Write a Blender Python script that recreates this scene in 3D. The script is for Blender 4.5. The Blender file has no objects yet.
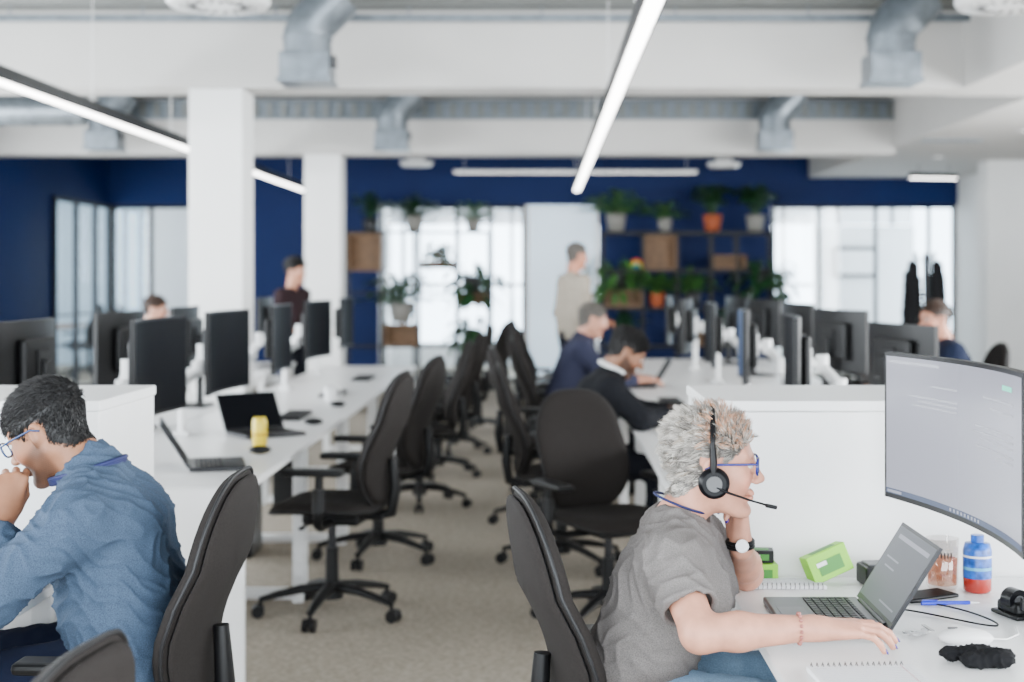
import bpy, bmesh, math, random
import numpy as np
from mathutils import Vector, Matrix, Euler
random.seed(7); rng=np.random.RandomState(7)
V=Vector
COL=bpy.context.scene.collection
# ------------------------------------------------------------------ materials
MATS={}
def M(name,col,rough=.5,metal=0.,nz=None,bump=None,em=None,sheen=0,coat=0,attr=None,trans=0,spec=None,ior=None):
    if name in MATS: return MATS[name]
    m=bpy.data.materials.new(name); m.use_nodes=True
    nt=m.node_tree; b=nt.nodes['Principled BSDF']
    c=(col[0],col[1],col[2],1)
    b.inputs['Base Color'].default_value=c
    b.inputs['Roughness'].default_value=rough
    b.inputs['Metallic'].default_value=metal
    if sheen: b.inputs['Sheen Weight'].default_value=sheen
    if coat: b.inputs['Coat Weight'].default_value=coat
    if trans: b.inputs['Transmission Weight'].default_value=trans
    if spec is not None: b.inputs['Specular IOR Level'].default_value=spec
    if ior: b.inputs['IOR'].default_value=ior
    if em:
        b.inputs['Emission Color'].default_value=(em[0],em[1],em[2],1); b.inputs['Emission Strength'].default_value=em[3]
    tc=nt.nodes.new('ShaderNodeTexCoord')
    src=None
    if attr:
        a=nt.nodes.new('ShaderNodeAttribute'); a.attribute_name=attr; src=a.outputs['Color']
        nt.links.new(src,b.inputs['Base Color'])
    if nz:
        n=nt.nodes.new('ShaderNodeTexNoise'); n.inputs['Scale'].default_value=nz[0]; n.inputs['Detail'].default_value=5
        nt.links.new(tc.outputs['Object'],n.inputs['Vector'])
        r=nt.nodes.new('ShaderNodeMapRange'); r.inputs['From Min'].default_value=.3; r.inputs['From Max'].default_value=.7
        r.inputs['To Min'].default_value=1-nz[1]; r.inputs['To Max'].default_value=1+nz[1]
        nt.links.new(n.outputs['Fac'],r.inputs['Value'])
        mx=nt.nodes.new('ShaderNodeVectorMath'); mx.operation='SCALE'
        if src: nt.links.new(src,mx.inputs[0])
        else: mx.inputs[0].default_value=col[:3]
        nt.links.new(r.outputs['Result'],mx.inputs['Scale'])
        nt.links.new(mx.outputs['Vector'],b.inputs['Base Color'])
    if bump:
        n=nt.nodes.new('ShaderNodeTexNoise'); n.inputs['Scale'].default_value=bump[0]; n.inputs['Detail'].default_value=4
        nt.links.new(tc.outputs['Object'],n.inputs['Vector'])
        bp=nt.nodes.new('ShaderNodeBump'); bp.inputs['Strength'].default_value=bump[1]; bp.inputs['Distance'].default_value=bump[2] if len(bump)>2 else .002
        nt.links.new(n.outputs['Fac'],bp.inputs['Height']); nt.links.new(bp.outputs['Normal'],b.inputs['Normal'])
    MATS[name]=m; return m
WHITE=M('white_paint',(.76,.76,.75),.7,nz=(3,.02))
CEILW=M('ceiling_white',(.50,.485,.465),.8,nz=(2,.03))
NAVY=M('navy_wall_paint',(.0015,.013,.078),.6,nz=(2,.05),spec=.2)
CARP=M('carpet_beige',(.31,.272,.222),.95,nz=(45,.24),bump=(250,.6,.005),spec=.1)
LAM=M('white_laminate',(.82,.82,.82),.32,nz=(8,.015))
METW=M('white_metal',(.75,.75,.75),.35)
GALV=M('galvanised_steel',(.17,.195,.22),.36,.7,nz=(14,.2))
DECK=M('metal_deck',(.15,.155,.15),.5,.3,nz=(4,.1))
FAB=M('chair_fabric',(.0150,.0125,.0115),.9,nz=(220,.3),bump=(500,.5,.001),spec=.20)
PLB=M('black_plastic',(.0045,.0045,.005),.42,bump=(300,.1,.0005),spec=.25)
PLS=M('chair_shell_plastic',(.009,.009,.010),.5,spec=.3)
BLK=M('gloss_black',(.003,.003,.004),.3,spec=.15)
SCRO=M('screen_off',(.002,.0025,.004),.5,spec=.05)
SCRG=M('screen_grey',(.05,.05,.055),.25,em=(.60,.62,.80,.70))
SCRD=M('screen_dim_grey',(.01,.01,.013),.5,em=(.10,.11,.14,.2),spec=.08)
SCRL=M('laptop_screen_lit',(.02,.02,.025),.35,em=(.36,.40,.46,.36),spec=.2)
SCRB=M('screen_blue',(.01,.02,.04),.4,em=(.05,.10,.26,.5),spec=.1)
GREYP=M('grey_plastic',(.06,.06,.063),.4)
DGREY=M('dark_grey_metal',(.018,.018,.021),.35,.5)
ALU=M('aluminium',(.5,.5,.5),.35,.9)
KEY=M('key_black',(.006,.006,.007),.5,spec=.3)
TXT=M('ui_text_grey',(.2,.2,.22),.5,em=(.35,.36,.48,.45))
GRN=M('ui_green',(.05,.35,.25),.5,em=(.12,.70,.50,.8))
TBAR=M('ui_taskbar',(.03,.04,.07),.5,em=(.05,.08,.2,.6))
WOOD=M('oak_box',(.17,.09,.04),.6,nz=(12,.25))
LEAF=M('leaf_green',(.008,.05,.012),.5,nz=(9,.5))
LEAF2=M('leaf_light',(.035,.12,.02),.5,nz=(9,.4))
TERR=M('terracotta',(.33,.07,.02),.7)
POTG=M('pot_grey',(.20,.19,.17),.6)
POTD=M('pot_dark',(.02,.02,.022),.5)
SOIL=M('soil',(.02,.013,.008),.95)
LIT=M('strip_light_diffuser',(1,1,1),.5,em=(1,.98,.95,14))
LIT2=M('downlight_diffuser',(1,1,1),.5,em=(1,.97,.92,3))
BLKM=M('black_metal',(.006,.006,.007),.45,.3,spec=.3)
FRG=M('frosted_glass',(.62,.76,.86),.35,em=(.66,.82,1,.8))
def glassmat(nm,tint,fac=.07):
    m=bpy.data.materials.new(nm); m.use_nodes=True; nt=m.node_tree
    for n in list(nt.nodes): nt.nodes.remove(n)
    o=nt.nodes.new('ShaderNodeOutputMaterial'); mx=nt.nodes.new('ShaderNodeMixShader'); t=nt.nodes.new('ShaderNodeBsdfTransparent'); g=nt.nodes.new('ShaderNodeBsdfGlossy')
    t.inputs['Color'].default_value=tint; g.inputs['Roughness'].default_value=.04; mx.inputs[0].default_value=fac
    nt.links.new(t.outputs[0],mx.inputs[1]); nt.links.new(g.outputs[0],mx.inputs[2]); nt.links.new(mx.outputs[0],o.inputs[0]); return m
GLASS=glassmat('clear_glass',(.93,.97,1,1)); GL=glassmat('drinking_glass_material',(.90,.88,.87,1),.12); TEA=glassmat('orange_drink',(.92,.55,.38,1),.05)
# ------------------------------------------------------------------ mesh builder
class MB:
    def __init__(s): s.v=[];s.f=[];s.mi=[];s.sm=[];s.mats=[]
    def add(s,vs,fs,mat,smooth=False,mtx=None):
        o=len(s.v)
        if mat not in s.mats: s.mats.append(mat)
        i=s.mats.index(mat)
        for v in vs:
            v=V(v)
            if mtx is not None: v=mtx@v
            s.v.append(tuple(v))
        for f in fs:
            s.f.append([o+k for k in f]); s.mi.append(i); s.sm.append(smooth)
    def box(s,c,size,mat,bev=0,rot=None,seg=2):
        bm=bmesh.new(); bmesh.ops.create_cube(bm,size=1)
        for v in bm.verts: v.co=V((v.co.x*size[0],v.co.y*size[1],v.co.z*size[2]))
        if bev>0: bmesh.ops.bevel(bm,geom=list(bm.edges),offset=min(bev,min(size)*.49),segments=seg,profile=.5,affect='EDGES')
        mt=Matrix.Translation(c)
        if rot is not None: mt=mt@Euler(rot).to_matrix().to_4x4()
        bm.verts.index_update()
        s.add([v.co.copy() for v in bm.verts],[[v.index for v in f.verts] for f in bm.faces],mat,False,mt); bm.free()
    def tube(s,pts,r,mat,n=10,closed=False,caps=True,mtx=None,flat=None):
        pts=[V(p) for p in pts]; N=len(pts)
        rs=r if isinstance(r,(list,tuple)) else [r]*N
        vs=[];fs=[]
        tang=[]
        for i in range(N):
            if closed: t=pts[(i+1)%N]-pts[i-1]
            else: t=pts[min(i+1,N-1)]-pts[max(i-1,0)]
            tang.append(t.normalized())
        t0=tang[0]; up=V((0,0,1)) if abs(t0.z)<.9 else V((1,0,0))
        u=t0.cross(up).normalized()
        for i in range(N):
            t=tang[i]; u=(u-t*u.dot(t)).normalized(); w=t.cross(u)
            for k in range(n):
                a=2*math.pi*k/n
                vs.append(pts[i]+(u*math.cos(a)+w*math.sin(a)*(flat or 1))*rs[i])
        for i in range(N if closed else N-1):
            for k in range(n):
                a=i*n+k;b=i*n+(k+1)%n;c=((i+1)%N)*n+(k+1)%n;d=((i+1)%N)*n+k
                fs.append([a,b,c,d])
        s.add(vs,fs,mat,True,mtx)
        if caps and not closed:
            s.add(vs[:n],[list(range(n))[::-1]],mat,False,mtx); s.add(vs[-n:],[list(range(n))],mat,False,mtx)
    def cyl(s,a,b,r,mat,r2=None,n=20,mtx=None): s.tube([a,b],[r,r if r2 is None else r2],mat,n=n,mtx=mtx)
    def lathe(s,prof,mat,c=(0,0,0),n=28):
        vs=[];fs=[]
        for (r,z) in prof:
            for k in range(n):
                a=2*math.pi*k/n; vs.append((c[0]+r*math.cos(a),c[1]+r*math.sin(a),c[2]+z))
        for i in range(len(prof)-1):
            for k in range(n): fs.append([i*n+k,i*n+(k+1)%n,(i+1)*n+(k+1)%n,(i+1)*n+k])
        s.add(vs,fs,mat,True)
    def sph(s,c,r,mat,n=16,rot=None,mtx=None):
        if not isinstance(r,(tuple,list)): r=(r,r,r)
        bm=bmesh.new(); bmesh.ops.create_uvsphere(bm,u_segments=n,v_segments=max(6,n//2+2),radius=1)
        mt=Matrix.Translation(c) if mtx is None else mtx
        if rot is not None: mt=mt@Euler(rot).to_matrix().to_4x4()
        mt=mt@Matrix.Diagonal((r[0],r[1],r[2],1)); bm.verts.index_update()
        s.add([v.co.copy() for v in bm.verts],[[v.index for v in f.verts] for f in bm.faces],mat,True,mt); bm.free()
    def pad(s,out,fmap,tf,tb,mf,mb):
        N=len(out); cx=sum(p[0] for p in out)/N; cy=sum(p[1] for p in out)/N
        rings=[1,.99,.965,.92,.84,.7,.5,.3,.12]
        for side,t,mat in ((1,tf,mf),(-1,tb,mb)):
            vs=[];fs=[]
            for r in rings:
                h=t*math.sqrt(max(0,1-r**9))*(1+.12*(1-r))
                for p in out: vs.append(fmap(cx+(p[0]-cx)*r,cy+(p[1]-cy)*r,side*h))
            vs.append(fmap(cx,cy,side*t*1.12))
            for i in range(len(rings)-1):
                for k in range(N):
                    q=[i*N+k,i*N+(k+1)%N,(i+1)*N+(k+1)%N,(i+1)*N+k]; fs.append(q if side>0 else q[::-1])
            l=(len(rings)-1)*N
            for k in range(N):
                q=[l+k,l+(k+1)%N,len(vs)-1]; fs.append(q if side>0 else q[::-1])
            s.add(vs,fs,mat,True)
    def mesh(s,name):
        me=bpy.data.meshes.new(name); me.from_pydata(s.v,[],s.f)
        for m in s.mats: me.materials.append(m)
        me.polygons.foreach_set('material_index',s.mi); me.polygons.foreach_set('use_smooth',s.sm); me.update()
        return me
    def obj(s,name,loc=(0,0,0),rz=0,parent=None): return put(name,s.mesh(name),loc,rz,parent)
def put(name,me,loc=(0,0,0),rz=0,parent=None,scale=None):
    o=bpy.data.objects.new(name,me); COL.objects.link(o); o.location=loc; o.rotation_euler=(0,0,rz)
    if scale: o.scale=scale
    if parent: o.parent=parent
    return o
def empty(name,loc=(0,0,0),rz=0):
    o=bpy.data.objects.new(name,None); COL.objects.link(o); o.location=loc; o.rotation_euler=(0,0,rz); o.empty_display_size=.1; return o
def box(name,x0,x1,y0,y1,z0,z1,mat,bev=0):
    b=MB(); b.box((0,0,0),(x1-x0,y1-y0,z1-z0),mat,bev)
    return b.obj(name,((x0+x1)/2,(y0+y1)/2,(z0+z1)/2))
# ------------------------------------------------------------------ SDF surface nets
class Field:
    def __init__(s): s.p=[]
    def cap(s,a,b,ra,rb=None,k=.02,op='u',clip=None):
        s.p.append(('c',np.array(a,float),np.array(b,float),ra,ra if rb is None else rb,k,op,clip))
    def ell(s,c,r,k=.02,op='u',rot=None,clip=None):
        R=np.eye(3) if rot is None else np.array(Euler(rot).to_matrix())
        s.p.append(('e',np.array(c,float),np.array(r,float),R,None,k,op,clip))
    def bb(s,p):
        if p[0]=='c':
            r=max(p[3],p[4]); return np.minimum(p[1],p[2])-r,np.maximum(p[1],p[2])+r
        r=p[2].max(); return p[1]-r,p[1]+r
    def build(s,h):
        lo=np.full(3,1e9);hi=-lo
        for p in s.p:
            if p[6]=='u':
                a,b=s.bb(p); lo=np.minimum(lo,a);hi=np.maximum(hi,b)
        lo-=3*h+.01;hi+=3*h+.01
        n=np.ceil((hi-lo)/h).astype(int)+1
        d=np.full(n,1e3,np.float32)
        ax=[(lo[i]+h*np.arange(n[i])).astype(np.float32) for i in range(3)]
        for p in s.p:
            a,b=s.bb(p); k=p[5]; mg=k+3*h
            i0=np.maximum(0,np.floor((a-mg-lo)/h).astype(int)); i1=np.minimum(n,np.ceil((b+mg-lo)/h).astype(int)+1)
            if (i1<=i0).any(): continue
            sl=tuple(slice(i0[j],i1[j]) for j in range(3))
            X,Y,Z=np.meshgrid(ax[0][sl[0]],ax[1][sl[1]],ax[2][sl[2]],indexing='ij')
            if p[0]=='c':
                A,B=p[1],p[2]; ba=B-A; L=max(ba@ba,1e-12)
                px,py,pz=X-A[0],Y-A[1],Z-A[2]
                t=np.clip((px*ba[0]+py*ba[1]+pz*ba[2])/L,0,1)
                q=np.sqrt((px-t*ba[0])**2+(py-t*ba[1])**2+(pz-t*ba[2])**2)-(p[3]+(p[4]-p[3])*t)
            else:
                R=p[3]; r=p[2]; px,py,pz=X-p[1][0],Y-p[1][1],Z-p[1][2]
                u=(px*R[0,0]+py*R[1,0]+pz*R[2,0]);v=(px*R[0,1]+py*R[1,1]+pz*R[2,1]);w=(px*R[0,2]+py*R[1,2]+pz*R[2,2])
                k0=np.sqrt((u/r[0])**2+(v/r[1])**2+(w/r[2])**2); k1=np.sqrt((u/r[0]**2)**2+(v/r[1]**2)**2+(w/r[2]**2)**2)+1e-9
                q=np.where(k0<1e-3,-r.min(),k0*(k0-1)/k1)
            if p[7] is not None:
                cp,cn=np.array(p[7][0]),np.array(p[7][1],float); cn/=np.linalg.norm(cn)
                q=np.maximum(q,(X-cp[0])*cn[0]+(Y-cp[1])*cn[1]+(Z-cp[2])*cn[2])
            D=d[sl]
            if p[6]=='u':
                hh=np.maximum(k-np.abs(D-q),0)/k; D=np.minimum(D,q)-hh*hh*k*.25
            else:
                q=-q; hh=np.maximum(k-np.abs(D-q),0)/k; D=np.maximum(D,q)+hh*hh*k*.25
            d[sl]=D
        return surfnet(d,lo,h)
def surfnet(d,lo,h):
    s=d<0; nx,ny,nz=d.shape
    cnt=np.zeros((nx-1,ny-1,nz-1),np.int8)
    for i in (0,1):
        for j in (0,1):
            for k in (0,1): cnt+=s[i:nx-1+i,j:ny-1+j,k:nz-1+k]
    act=(cnt>0)&(cnt<8); idx=np.argwhere(act); N=len(idx)
    vid=np.full(cnt.shape,-1,np.int64); vid[act]=np.arange(N)
    acc=np.zeros((N,3)); c=np.zeros(N)
    cor=[(i,j,k) for i in (0,1) for j in (0,1) for k in (0,1)]
    for a in cor:
        for ax in range(3):
            if a[ax]==1: continue
            b=list(a); b[ax]=1
            va=d[idx[:,0]+a[0],idx[:,1]+a[1],idx[:,2]+a[2]]; vb=d[idx[:,0]+b[0],idx[:,1]+b[1],idx[:,2]+b[2]]
            m=(va<0)!=(vb<0); t=np.where(m,va/np.where(m,va-vb,1),0)
            p=np.array(a,float)[None,:]+np.zeros((N,3)); p[:,ax]+=t
            acc+=p*m[:,None]; c+=m
    verts=lo+h*(idx+acc/c[:,None])
    F=[]
    for ax in range(3):
        o1,o2=(ax+1)%3,(ax+2)%3
        sa=[slice(1,-1)]*3; sb=[slice(1,-1)]*3; sa[ax]=slice(0,-1); sb[ax]=slice(1,None)
        A=s[tuple(sa)];B=s[tuple(sb)]; e=np.argwhere(A!=B); ins=A[e[:,0],e[:,1],e[:,2]]
        e=e.copy(); e[:,o1]+=1; e[:,o2]+=1
        def cell(d1,d2):
            q=e.copy(); q[:,o1]+=d1; q[:,o2]+=d2; return vid[q[:,0],q[:,1],q[:,2]]
        q=np.stack([cell(-1,-1),cell(0,-1),cell(0,0),cell(-1,0)],1)
        q[~ins]=q[~ins][:,::-1]; F.append(q)
    return verts,np.concatenate(F)
def smoothv(v,f,it=2):
    for _ in range(it):
        acc=np.zeros_like(v);c=np.zeros(len(v))
        for a,b in ((0,1),(1,2),(2,3),(3,0)):
            np.add.at(acc,f[:,a],v[f[:,b]]);np.add.at(acc,f[:,b],v[f[:,a]]);np.add.at(c,f[:,a],1);np.add.at(c,f[:,b],1)
        v=v*.5+acc/c[:,None]*.5
    return v
def fold(co,s,amp):
    q=co*s
    w=np.sin(q[:,0]*.9+q[:,2]*1.3+1.8*np.sin(q[:,1]*.8+q[:,2]*.5)+.9*np.sin(q[:,0]*1.7))
    w2=np.sin(q[:,1]*1.9-q[:,0]*1.2+q[:,2]*.7+1.6*np.sin(q[:,2]*1.1+q[:,0]*.6)+2)
    r=(1-np.abs(w))**2*1.4+(1-np.abs(w2))**2
    return amp*(r-.6)
def netobj(name,F,h,mat,parent,mtx=None,folds=None,sm=2,colf=None):
    v,f=F.build(h); v=smoothv(v,f,sm)
    if folds:
        me=bpy.data.meshes.new('t'); me.from_pydata(v.tolist(),[],f.tolist()); me.update()
        n=np.zeros(len(v)*3,np.float32); me.vertices.foreach_get('normal',n); n=n.reshape(-1,3)
        v=v+n*fold(v,folds[0],folds[1])[:,None]; bpy.data.meshes.remove(me)
    me=bpy.data.meshes.new(name); me.from_pydata(v.tolist(),[],f.tolist()); me.materials.append(mat)
    me.polygons.foreach_set('use_smooth',[True]*len(f))
    if colf is not None:
        c=colf(v); at=me.color_attributes.new('col','FLOAT_COLOR','POINT')
        at.data.foreach_set('color',np.concatenate([c,np.ones((len(c),1))],1).astype(np.float32).ravel())
    me.update()
    o=bpy.data.objects.new(name,me); COL.objects.link(o); o.parent=parent
    if mtx is not None: o.matrix_local=mtx
    return o
# ------------------------------------------------------------------ people
def hand(F,w,fd,pn,sgn,curl,sp=.06,sc=1.,tc=0.,th_in=0.):
    x=V(fd).normalized(); z=-V(pn); z=(z-x*z.dot(x)).normalized(); y=z.cross(x)*sgn
    w=V(w)
    def T(a,b,c): return w+(x*a+y*b+z*c)*sc
    kn=[(.088,.030,.0),(.092,.010,.002),(.087,-.010,.001),(.078,-.029,-.003)]
    seg=[(.040,.025,.020),(.045,.028,.021),(.041,.026,.021),(.032,.020,.019)]
    for i in range(4):
        F.cap(T(.0,kn[i][1]*.55,0),T(*kn[i]),.0145*sc,.0105*sc,k=.014)
    F.cap(T(.015,0,-.004),T(.06,-.005,-.006),.017*sc,.014*sc,k=.02)
    F.cap(T(.01,.018,-.008),T(.05,.024,-.010),.015*sc,.012*sc,k=.015)
    tips=[]
    for i in range(4):
        p=T(*kn[i]); a=0; s_=(1.5-i)*sp
        cu=curl[i] if isinstance(curl[0],(tuple,list)) else curl
        r=(.0090,.0092,.0088,.0078)[i]*sc
        for j in range(3):
            a+=cu[j]; dr=(x*math.cos(a)-z*math.sin(a)+y*s_).normalized()
            q=p+dr*seg[i][j]*sc
            F.cap(p,q,r*(1-.06*j),r*(1-.06*(j+1)),k=.003 if j==0 else .004); p=q
        nu=(z-dr*z.dot(dr)).normalized(); tips.append((q,dr,nu,r*.82))
    t0=T(.022,.026,-.008); t1=T(.055,.046-th_in*.01,-.016-tc*.01); t2=T(.084,.054-th_in*.03,-.022-tc*.03); t3=T(.106,.052-th_in*.045,-.026-tc*.045)
    F.cap(t0,t1,.0145*sc,.0115*sc,k=.012); F.cap(t1,t2,.0108*sc,.0098*sc,k=.004); F.cap(t2,t3,.0096*sc,.0082*sc,k=.004)
    return tips
def headF(nb,female=False):
    F=Field()
    F.ell((-.012,0,.035),(.094,.074,.084),k=.01)
    F.ell((.028,0,-.022),(.058,.056,.080),k=.04)
    j=.9 if female else 1.
    for s in (-1,1):
        F.cap((-.004,s*.054,-.045),(.056,s*.020,-.094),.019*j,.017*j,k=.03)
        F.ell((.056,s*.036,-.024),(.024,.022,.024),k=.03)
        F.cap((.080,s*.012,.027),(.068,s*.044,.029),.009,.008,k=.014)
    F.ell((.074,0,-.099),(.017,.02,.015),k=.022)
    for s in (-1,1): F.ell((.097,s*.031,.008),(.017,.016,.012),k=.012,op='s')
    F.cap((.085,0,.018),(.106,0,-.022),.0075,.0105,k=.014)
    F.ell((.108,0,-.026),(.011,.011,.009),k=.008)
    for s in (-1,1): F.ell((.099,s*.012,-.030),(.009,.007,.007),k=.008)
    F.cap((.089,-.016,-.057),(.089,.016,-.057),.0068,k=.008); F.cap((.087,-.013,-.068),(.087,.013,-.068),.0072,k=.008)
    F.ell((.092,0,-.0625),(.02,.024,.0012),k=.002,op='s')
    for s in (-1,1):
        F.ell((-.006,s*.077,-.004),(.018,.008,.030),k=.006,rot=(s*-.25,-.2,s*.3))
        F.ell((-.002,s*.085,.0),(.009,.005,.016),k=.005,op='s',rot=(0,-.2,s*.3))
    F.cap((-.022,0,-.045),nb,.050 if female else .058,.054 if female else .062,k=.035)
    for s in (-1,1): F.ell((.077,s*.031,.0145),(.0135,.014,.006),k=.004)
    for s in (-1,1): F.ell((.076,s*.031,.000),(.0125,.013,.006),k=.004)
    return F
def hairmask(v,line):
    q=-.64*v[:,0]+.77*v[:,2]
    ear=(np.abs(v[:,1])>.069)&(v[:,0]>-.030)&(v[:,0]<.022)&(v[:,2]<.026)
    low=(v[:,2]<-.066)|((v[:,2]<.0)&(v[:,0]>-.022))
    return (q>line)&~ear&~low
def tufts(name,n,st,parent,mtx,headme):
    vs=[];fs=[];cs=[]
    nv=len(headme.vertices); co=np.zeros(nv*3,np.float32); no=np.zeros(nv*3,np.float32)
    headme.vertices.foreach_get('co',co); headme.vertices.foreach_get('normal',no); co=co.reshape(-1,3).astype(float);no=no.reshape(-1,3).astype(float)
    cand=np.where(hairmask(co,st.get('line',-.006)-.003))[0]
    def grow(p,nrm,rnd,lmul=1.):
        flow=np.array(st['flow'],float)
        top=min(1,max(0,(p[2]-.02)/.08))
        if p[2]<.04: flow=flow+np.array((0,0,-st.get('down',.5)))*(1-top)
        flow=flow-nrm*(flow@nrm)
        L=st['len']*(st.get('side',.6)+(1-st.get('side',.6))*top)*lmul
        if p[2]<-.03: L*=.6
        lift=st['lift']*(1-top)+st.get('ltop',st['lift'])*top
        dr=nrm*lift+flow*(1-lift)+rng.normal(size=3)*rnd
        if dr@nrm<0: dr=dr-nrm*(dr@nrm)*1.1
        dr/=np.linalg.norm(dr)
        p1=p+dr*L*.5; dr2=dr+flow*st.get('bend',.3)-nrm*.12*(1-top); dr2/=np.linalg.norm(dr2); p2=p1+dr2*L*.5
        return p1,p2,dr,top
    K=st.get('clumps',0); ct=None
    if K:
        ci=cand[rng.randint(len(cand),size=K)]; cp=co[ci]
        ct=np.array([grow(co[i],no[i],st['crnd'],rng.uniform(.8,1.3))[1] for i in ci]); ctint=rng.rand(K)
    pick=cand[rng.randint(len(cand),size=n)]
    for ii in pick:
        p=co[ii]+rng.normal(size=3)*.0012; nrm=no[ii]
        p1,p2,dr,top=grow(p,nrm,st['rnd'],.65+.5*rng.rand()); tint=rng.rand()
        if K:
            j=np.argmin(((cp-p)**2).sum(1)); c=st.get('pull',.7); p2=p2*(1-c)+(ct[j]+rng.normal(size=3)*.0012)*c; p1=p1*(1-c*.4)+(p+(ct[j]-p)*.5)*c*.4
            tint=ctint[j]*.7+tint*.3
        a=np.cross(dr,rng.normal(size=3)); a/=np.linalg.norm(a); b=np.cross(dr,a); r=st['r']*(.7+.6*rng.rand())
        o=len(vs)
        for q,rr in ((p-nrm*.003,r),(p1,r*.8)):
            for k in range(3):
                t=2.094*k; vs.append(q+(a*math.cos(t)+b*math.sin(t))*rr)
        vs.append(p2)
        for k in range(3):
            k2=(k+1)%3; fs.append([o+k,o+k2,o+3+k2,o+3+k]); fs.append([o+3+k,o+3+k2,o+6])
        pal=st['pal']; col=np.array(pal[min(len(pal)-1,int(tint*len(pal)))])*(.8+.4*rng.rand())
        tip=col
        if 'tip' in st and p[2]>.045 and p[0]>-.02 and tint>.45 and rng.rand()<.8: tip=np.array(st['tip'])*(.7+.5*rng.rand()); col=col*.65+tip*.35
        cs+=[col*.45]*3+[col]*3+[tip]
    me=bpy.data.meshes.new(name); me.from_pydata([tuple(q) for q in vs],[],fs); me.materials.append(HAIRM)
    me.polygons.foreach_set('use_smooth',[True]*len(fs))
    at=me.color_attributes.new('col','FLOAT_COLOR','POINT'); c=np.concatenate([np.array(cs),np.ones((len(cs),1))],1).astype(np.float32); at.data.foreach_set('color',c.ravel()); me.update()
    o=bpy.data.objects.new(name,me); COL.objects.link(o); o.parent=parent; o.matrix_local=mtx; return o
HAIRM=M('hair_strands',(.1,.1,.1),.5,attr='col',spec=.3)
SKINM=M('skin',(.5,.3,.22),.48,attr='col',nz=(45,.09),bump=(320,.25,.001),spec=.35)
EYEW=M('eye_white',(.7,.68,.65),.15); EYED=M('eye_iris',(.03,.02,.015),.1)
NAIL=M('purple_nail_varnish',(.03,.012,.22),.2)
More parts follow.
